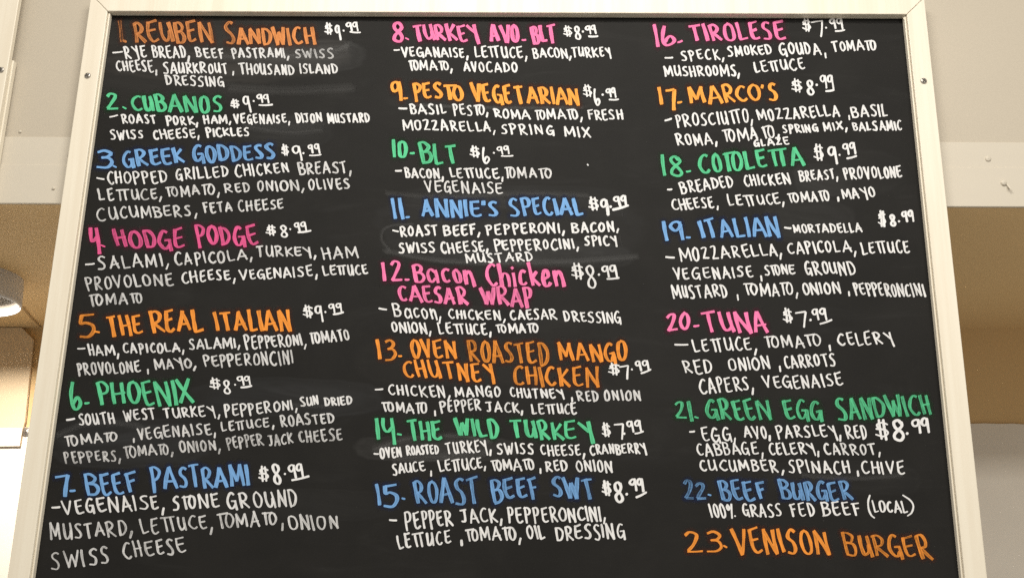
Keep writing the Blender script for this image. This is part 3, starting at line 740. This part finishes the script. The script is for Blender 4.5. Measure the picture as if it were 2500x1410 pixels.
line(8, 14, 'w', "SAUCE 245 527 432 522 415 482;, 545 575 420 500 420 500;LETTUCE, 615 1012 407 496 380 466;TOMATO 1040 1402 407 486 390 482;, 1425 1450 400 480 400 480;RED 1475 1667 412 492 406 486;ONION 1720 2032 402 492 410 502", .95)
line(8, 15, 'blue', "15 112 312 600 772 597 768 .92;- 335 356 708 708 712 712;ROAST 415 972 582 757 525 742;BEEF 1035 1442 556 732 545 702;SWT 1515 1887 546 692 545 722", .78)
price(8, 15, (1935, 2017, 565, 692), (2018, 2122, 573, 737), '8', (2138, 675), (2150, 2277, 553, 652), (2215, 700, 2295, 660), pw=7.2)
line(8, 15, 'w', "- 235 290 882 882 885 885;PEPPER 345 747 827 962 802 922;JACK, 790 1142 802 906 786 896;PEPPERONCINI, 1170 1972 777 902 775 882", .94, 7.0)
line(8, 15, 'w', "LETTUCE 285 737 1002 1112 962 1072;, 790 812 970 1060 970 1060;TOMATO, 835 1292 952 1057 940 1047;OIL 1320 1487 932 1037 926 1026;DRESSING 1555 2132 942 1052 910 1035", .92, 7.0)
# ---- right column
line(9, 16, 'pink', "16 110 297 130 322 130 300;- 320 355 285 285 272 272;TIROLESE 390 1222 142 276 112 252", .95)
price(9, 16, (1345, 1417, 88, 202), (1425, 1517, 108, 237), '7', (1542, 165), (1565, 1682, 88, 177), (1620, 192, 1695, 182))
line(9, 16, 'w', "- 215 277 412 412 410 410;SPECK, 330 705 357 436 345 432;SMOKED 715 1102 322 406 305 376;GOUDA 1140 1507 290 386 290 382;, 1510 1540 300 385 300 385;TOMATO 1575 1962 277 356 260 346", .98)
line(9, 16, 'w', "MUSHROOMS, 195 832 482 567 466 552;LETTUCE 935 1372 446 532 416 502", .98)
line(9, 17, 'amber', "1 150 200 655 810 655 810;7 215 310 660 830 660 830;- 320 350 780 780 774 774;MARCO'S 390 1152 655 786 622 757", .96, 11)
price(9, 17, (1255, 1342, 580, 697), (1368, 1452, 593, 717), '8', (1465, 635), (1485, 1607, 558, 667), (1540, 687, 1605, 677), pw=5.6)
line(9, 17, 'w', "- 215 267 928 928 912 912;PROSCIUTTO, 290 942 880 977 832 937;MOZZARELLA 960 1662 842 932 796 892;, 1705 1725 810 900 810 900;BASIL 1735 2057 816 907 796 897", .97)
line(9, 17, 'w', "ROMA, 290 647 1042 1132 1030 1117;TOMA 675 985 1002 1096 985 1082;TO, 1000 1162 985 1076 960 1062;SPRING 1170 1482 966 1037 956 1017;MIX, 1510 1717 946 1012 930 997;BALSAMIC 1750 2172 946 1012 926 1007", .98)
line(9, 17, 'w', "GLAZE 935 1242 1092 1147 1062 1127", .98, 6.0)
line(10, 18, 'green', "18 165 357 160 326 170 346;- 380 412 293 293 287 287;COTOLETTA 455 1332 160 302 102 247", .9)
price(10, 18, (1395, 1477, 70, 202), (1500, 1587, 93, 232), '9', (1605, 160), (1620, 1737, 63, 152), (1665, 187, 1740, 167), pw=5.8)
line(10, 18, 'w', "- 228 262 436 436 434 434;BREADED 310 762 377 472 330 412;CHICKEN 825 1217 322 407 300 386;BREAST, 1270 1592 296 372 270 352;PROVOLONE 1625 2112 262 352 250 342", .97)
line(10, 18, 'w', "CHEESE, 245 637 517 602 500 582;LETTUCE, 695 1162 482 567 465 546;TOMATO 1180 1532 462 542 430 517;, 1570 1590 440 510 440 510;MAYO 1610 1897 432 512 410 492", .96)
line(10, 19, 'blue', "19 180 357 690 852 690 852;- 380 410 818 818 818 818;ITALIAN 465 1137 690 827 645 817", .95)
line(10, 19, 'w', "- 1165 1215 740 740 746 746;MORTADELLA 1225 1792 722 787 700 777", .98)
price(10, 19, (1910, 1977, 605, 730), (1995, 2062, 638, 737), '8', (2082, 690), (2095, 2202, 608, 697), None, pw=6.0)
line(10, 19, 'w', "- 215 282 975 975 980 980;MOZZARELLA, 310 1147 912 1012 870 962;CAPICOLA, 1175 1737 862 952 850 942;LETTUCE 1765 2172 862 952 845 942", .98)
line(10, 19, 'w', "VEGENAISE 265 917 1062 1152 1046 1132;, 950 975 1050 1140 1050 1140;STONE 990 1257 1042 1122 1040 1117;GROUND 1310 1742 1012 1117 1016 1112", .96)
line(10, 19, 'w', "MUSTARD 250 712 1202 1307 1196 1292;, 760 780 1190 1285 1190 1285;TOMATO, 830 1277 1186 1287 1180 1272;ONION 1295 1622 1182 1272 1180 1267;, 1655 1680 1180 1265 1180 1265;PEPPERONCINI 1705 2297 1186 1277 1186 1292 .92", .96)
line(11, 20, 'pink', "20 145 362 110 267 110 247;- 385 425 223 223 217 217;TUNA 425 1007 98 267 100 277", .97)
price(11, 20, (1115, 1197, 75, 195), (1225, 1312, 98, 227), '7', (1347, 172), (1350, 1482, 73, 172), (1425, 204, 1520, 171), pw=5.8)
line(11, 20, 'w', "- 228 335 375 375 375 375;LETTUCE, 360 902 325 432 310 417;TOMATO 955 1442 302 402 280 387 .9;, 1475 1500 290 390 290 390;CELERY 1550 2032 277 377 262 367", .97)
line(11, 20, 'w', "RED 280 547 507 612 492 612;ONION 650 1022 482 582 466 577;, 1065 1090 470 570 470 570;CARROTS 1115 1562 472 567 452 552", .97)
line(11, 20, 'w', "CAPERS, 410 877 662 777 640 747;VEGENAISE 935 1622 632 737 602 702", .96)
line(11, 21, 'green', "21 210 382 840 977 840 1000;. 392 420 970 978 970 978;GREEN 455 1037 830 992 830 987;EGG 1105 1457 837 992 830 997;SANDWICH 1525 2357 818 987 790 957", .76, 11)
price(12, 21, (1630, 1737, 40, 195), (1745, 1862, 38, 197), '8', (1873, 145), (1895, 2042, 28, 142), None, pw=7.2)
line(12, 21, 'w', "- 255 290 132 132 128 128;EGG, 330 602 97 202 95 192;AVO, 640 857 90 182 86 177;PARSLEY, 885 1382 90 182 86 172;RED 1400 1582 85 182 82 182", .97, 6.2)
line(12, 21, 'w', "CABBAGE, 295 807 226 312 216 302;CELERY, 830 1217 216 307 206 287;CARROT, 1240 1677 222 302 220 302 .9", .96, 6.0)
line(12, 21, 'w', "CUCUMBER, 315 957 346 422 346 432;SPINACH 975 1457 342 432 350 442;, 1480 1503 345 435 345 435;CHIVE 1520 1862 352 437 346 437", .97, 6.4)
line(12, 22, 'blue', "22 200 387 495 632 506 632 .62;. 392 412 598 604 598 604;BEEF 455 842 490 632 496 628;BURGER 900 1477 490 627 500 632", .78)
line(12, 22, 'w', "100% 385 602 662 767 660 757;GRASS 635 947 666 757 666 757;FED 990 1192 666 757 666 757;BEEF 1220 1537 662 757 656 752;( 1560 1632 590 770 590 770;LOCAL 1605 1882 640 727 646 727;) 1825 1937 603 767 603 767", .98)
line(12, 23, 'orange', "23 205 502 865 1032 865 1042;. 508 530 978 990 978 990;VENISON 555 1307 855 1042 872 1052;BURGER 1375 2067 880 1047 905 1072 .72", .88, 11)

# wiped remains: streaks of the cloth and ghosts of old words
GH = Lettering()
def wipe(pts, n, spread, w, d):
    GH = Lettering()
    for k in range(n):
        o = np.array([(RND.random() - .5) * spread * .5, (RND.random() - .5) * spread])
        q = sample(['s'] + [tuple(np.array(p, float) / 40) for p in pts], 40)
        GH.band([np.array(p) * 40 + o for p in q][::3], w * 2.2 * (.5 + RND.random()))
    GH.build("chalk_smear", [INK['white'], DUST], panel)["label"] = "faint wiped streak of old chalk"
wipe([(950, 610), (930, 580), (945, 552), (1010, 545)], 3, 10, 2.0, .07)
wipe([(945, 470), (1080, 478), (1300, 470), (1440, 476)], 3, 8, 2.0, .06)
wipe([(940, 615), (1100, 640), (1350, 642), (1560, 628)], 4, 12, 2.6, .07)
wipe([(915, 1095), (1000, 1068), (1110, 1062), (1195, 1075)], 4, 8, 3.0, .09)
wipe([(960, 1120), (1080, 1114), (1190, 1104)], 4, 10, 3.0, .09)
wipe([(480, 135), (620, 140), (800, 128), (850, 110)], 5, 26, 3.0, .07)
wipe([(600, 300), (700, 315), (790, 310)], 4, 26, 2.4, .06)
wipe([(1010, 255), (1180, 262), (1420, 262)], 4, 6, 2.0, .08)
wipe([(140, 1060), (220, 1030), (330, 1034), (360, 1060)], 3, 14, 3.0, .06)
wipe([(690, 985), (790, 990), (860, 975)], 3, 14, 2.4, .06)
wipe([(560, 215), (700, 222), (860, 215)], 4, 16, 3.0, .05)
wipe([(1960, 1160), (2080, 1168), (2200, 1160)], 3, 14, 2.6, .05)
for (tx, x0, x1, y, h) in (("RTO", 1300, 1365, 618, 22), ("I", 1515, 1522, 528, 22), ("HAM", 1430, 1520, 600, 26), ("TO", 840, 850, 130, 24)):
    GH = Lettering(); write(GH, tx, x0, x1, y - h, y, y - h, y, 3.0, .1, .10, False, ghost=True); GH.build("chalk_smear", [INK['white'], DUST], panel)["label"] = "faint ghost of a wiped word"
GH = Lettering()
GH.stroke([(1434, 401.5), (1435, 403), (1436, 404)], 2.2, 2.2, .9, False)
GH.build("chalk_speck", [INK['white'], DUST], panel)["label"] = "small white speck of chalk ink"
for d, L in NAMES.items():
    c = COLOR[d]; o = L.build("dish_name", [INK[c], BLEED[c]], panel); o["label"] = f"{WORD[c]} hand lettered dish name numbered {d}"
for d, L in PRICES.items():
    o = L.build("price", [INK['white']], panel); o["label"] = f"white price beside dish number {d}"
for d, L in LISTS.items():
    o = L.build("ingredient_list", [INK['white']], panel); o["label"] = f"white ingredient list under dish number {d}"

# ------------------------------------------------------------------ things behind: lamp, cover panel, screws
lc, rp = on_level(-112, 670, ZS), on_level(42, 670, ZS)
LR = (rp[0] - lc[0]) * 0.992
lamp = empty("ceiling_lamp", (lc[0], lc[1], ZS))
tag(lamp, "round grey drum lamp under the tan ceiling, cut off at the left edge", "lamp")
link("lamp_shade", lathe("lamp_shade", [(LR * .99, .03), (LR * .99, -.004), (LR, -.010), (LR * 1.015, -.044), (LR * 1.01, -.049), (LR * .995, -.050), (LR * .985, -.047), (LR * .975, .03)], 96), lamp, [M_SHADE])
link("lamp_reflector", lathe("lamp_reflector", [(LR * .974, -.045), (LR * .93, -.022), (LR * .70, -.012), (.066, -.010)], 96), lamp, [M_REFL])
link("lamp_lens", lathe("lamp_lens", [(.065, -.011), (.060, -.019), (.045, -.024), (0.0005, -.026)], 48), lamp, [M_LENS])
ll = bpy.data.lights.new("lamp_light", 'AREA'); ll.shape = 'DISK'; ll.size = 0.12; ll.energy = LAMP_W; ll.color = (1.0, 0.93, 0.84)
lo = bpy.data.objects.new("lamp_light", ll); COL.objects.link(lo); lo.parent = lamp; lo.location = (0, 0, -.029)

cp = [(-90, 800), (52, 800), (80, 828), (60, 1028), (55, 1046), (48, 1088), (-90, 1090)]
front = [on_wall(u, v, 0.0095) for u, v in cp]
n = len(front)
ks = Vector((kx, -1, 0)).normalized()
vv = [tuple(p) for p in front] + [(p[0] - ks.x * .0045, p[1] - ks.y * .0045, p[2]) for p in front]
ff = [tuple(range(n - 1, -1, -1)), tuple(range(n, 2 * n))] + [((i + 1) % n, i, i + n, (i + 1) % n + n) for i in range(n)]
cover = link("wall_panel", mesh("wall_panel", vv, ff), None, [M_TANP])
tag(cover, "flat tan cover panel with a clipped corner on the wall at left", "wall panel")
# its lower strip is painted white with the wall
wp = [on_wall(u, v, 0.0117) for u, v in ((-90, 1043), (55.4, 1043.5), (48, 1088), (-90, 1090))]
lowp = link("white_painted_edge", mesh("white_painted_edge", wp, [(3, 2, 1, 0)]), cover, [M_WHITE])
lowp["label"] = "white painted lower strip"
bevel(cover, .0008)
p = on_wall(64, 1054, 0.0045); sc = screw(None, p, 0.0062, 0.4)
tag(sc, "round ringed screw in the white wall beside the tan panel", "screw")
washer = lathe("washer", [(0.0062, 0.0), (0.0098, 0.0), (0.0100, .0008), (0.0064, .0010)], 32)
wo = link("washer", washer, sc, [M_STEEL]); wo.rotation_euler = (math.pi / 2, 0, 0); wo.location = (p[0], p[1] + .0002, p[2])
# old bolt heads and nail marks painted over on the fascia
def stud(u, v, r, h, y, label, ex=1.0):
    q = on_plane(u, v, y)
    o = link("screw", lathe("screw", [(r, 0), (r * .96, h * .6), (r * .7, h), (0.0003, h)], 24), None, [M_FASCIA])
    o.rotation_euler = (math.pi / 2, 0, 0); o.location = q
    return tag(o, label, "screw", "painted screws on the bulkhead")
stud(2412, 388, .0042, .0016, YB, "flat painted screw head on the bulkhead board at right, upper one")
s2 = stud(2450, 447, .0042, .0026, YB - .0012, "painted screw head with a bent tail on the bulkhead at right")
q = on_plane(2458, 452, YB - .002); q2 = on_plane(2467, 461, YB - .006)
tail = mesh("bent_tail", [(q[0] + a, q[1] + c, q[2] + b) for a, b, c in ((-.001, .002, 0), (.0015, .0025, 0), (.0025, 0, 0), (0, -.002, 0))] +
            [(q2[0] + a, q2[1] + c, q2[2] + b) for a, b, c in ((-.001, .001, 0), (.001, .0015, 0), (.002, -.0005, 0), (0, -.0015, 0))],
            [(0, 1, 2, 3), (7, 6, 5, 4), (0, 4, 5, 1), (1, 5, 6, 2), (2, 6, 7, 3), (3, 7, 4, 0)])
tl = link("bent_tail", tail, s2, [M_FASCIA]); tl.matrix_parent_inverse = (Matrix.Translation(s2.location) @ s2.rotation_euler.to_matrix().to_4x4()).inverted()
stud(172, 377, .0042, .0022, YB, "painted screw head half hidden behind the left edge of the board")
stud(131, 460, .0024, .002, YB - .0012, "small painted nail head low on the bulkhead, left of the board")
stud(50, 322, .0022, .002, YB + .002, "tiny nail head high on the bulkhead beside the next frame")
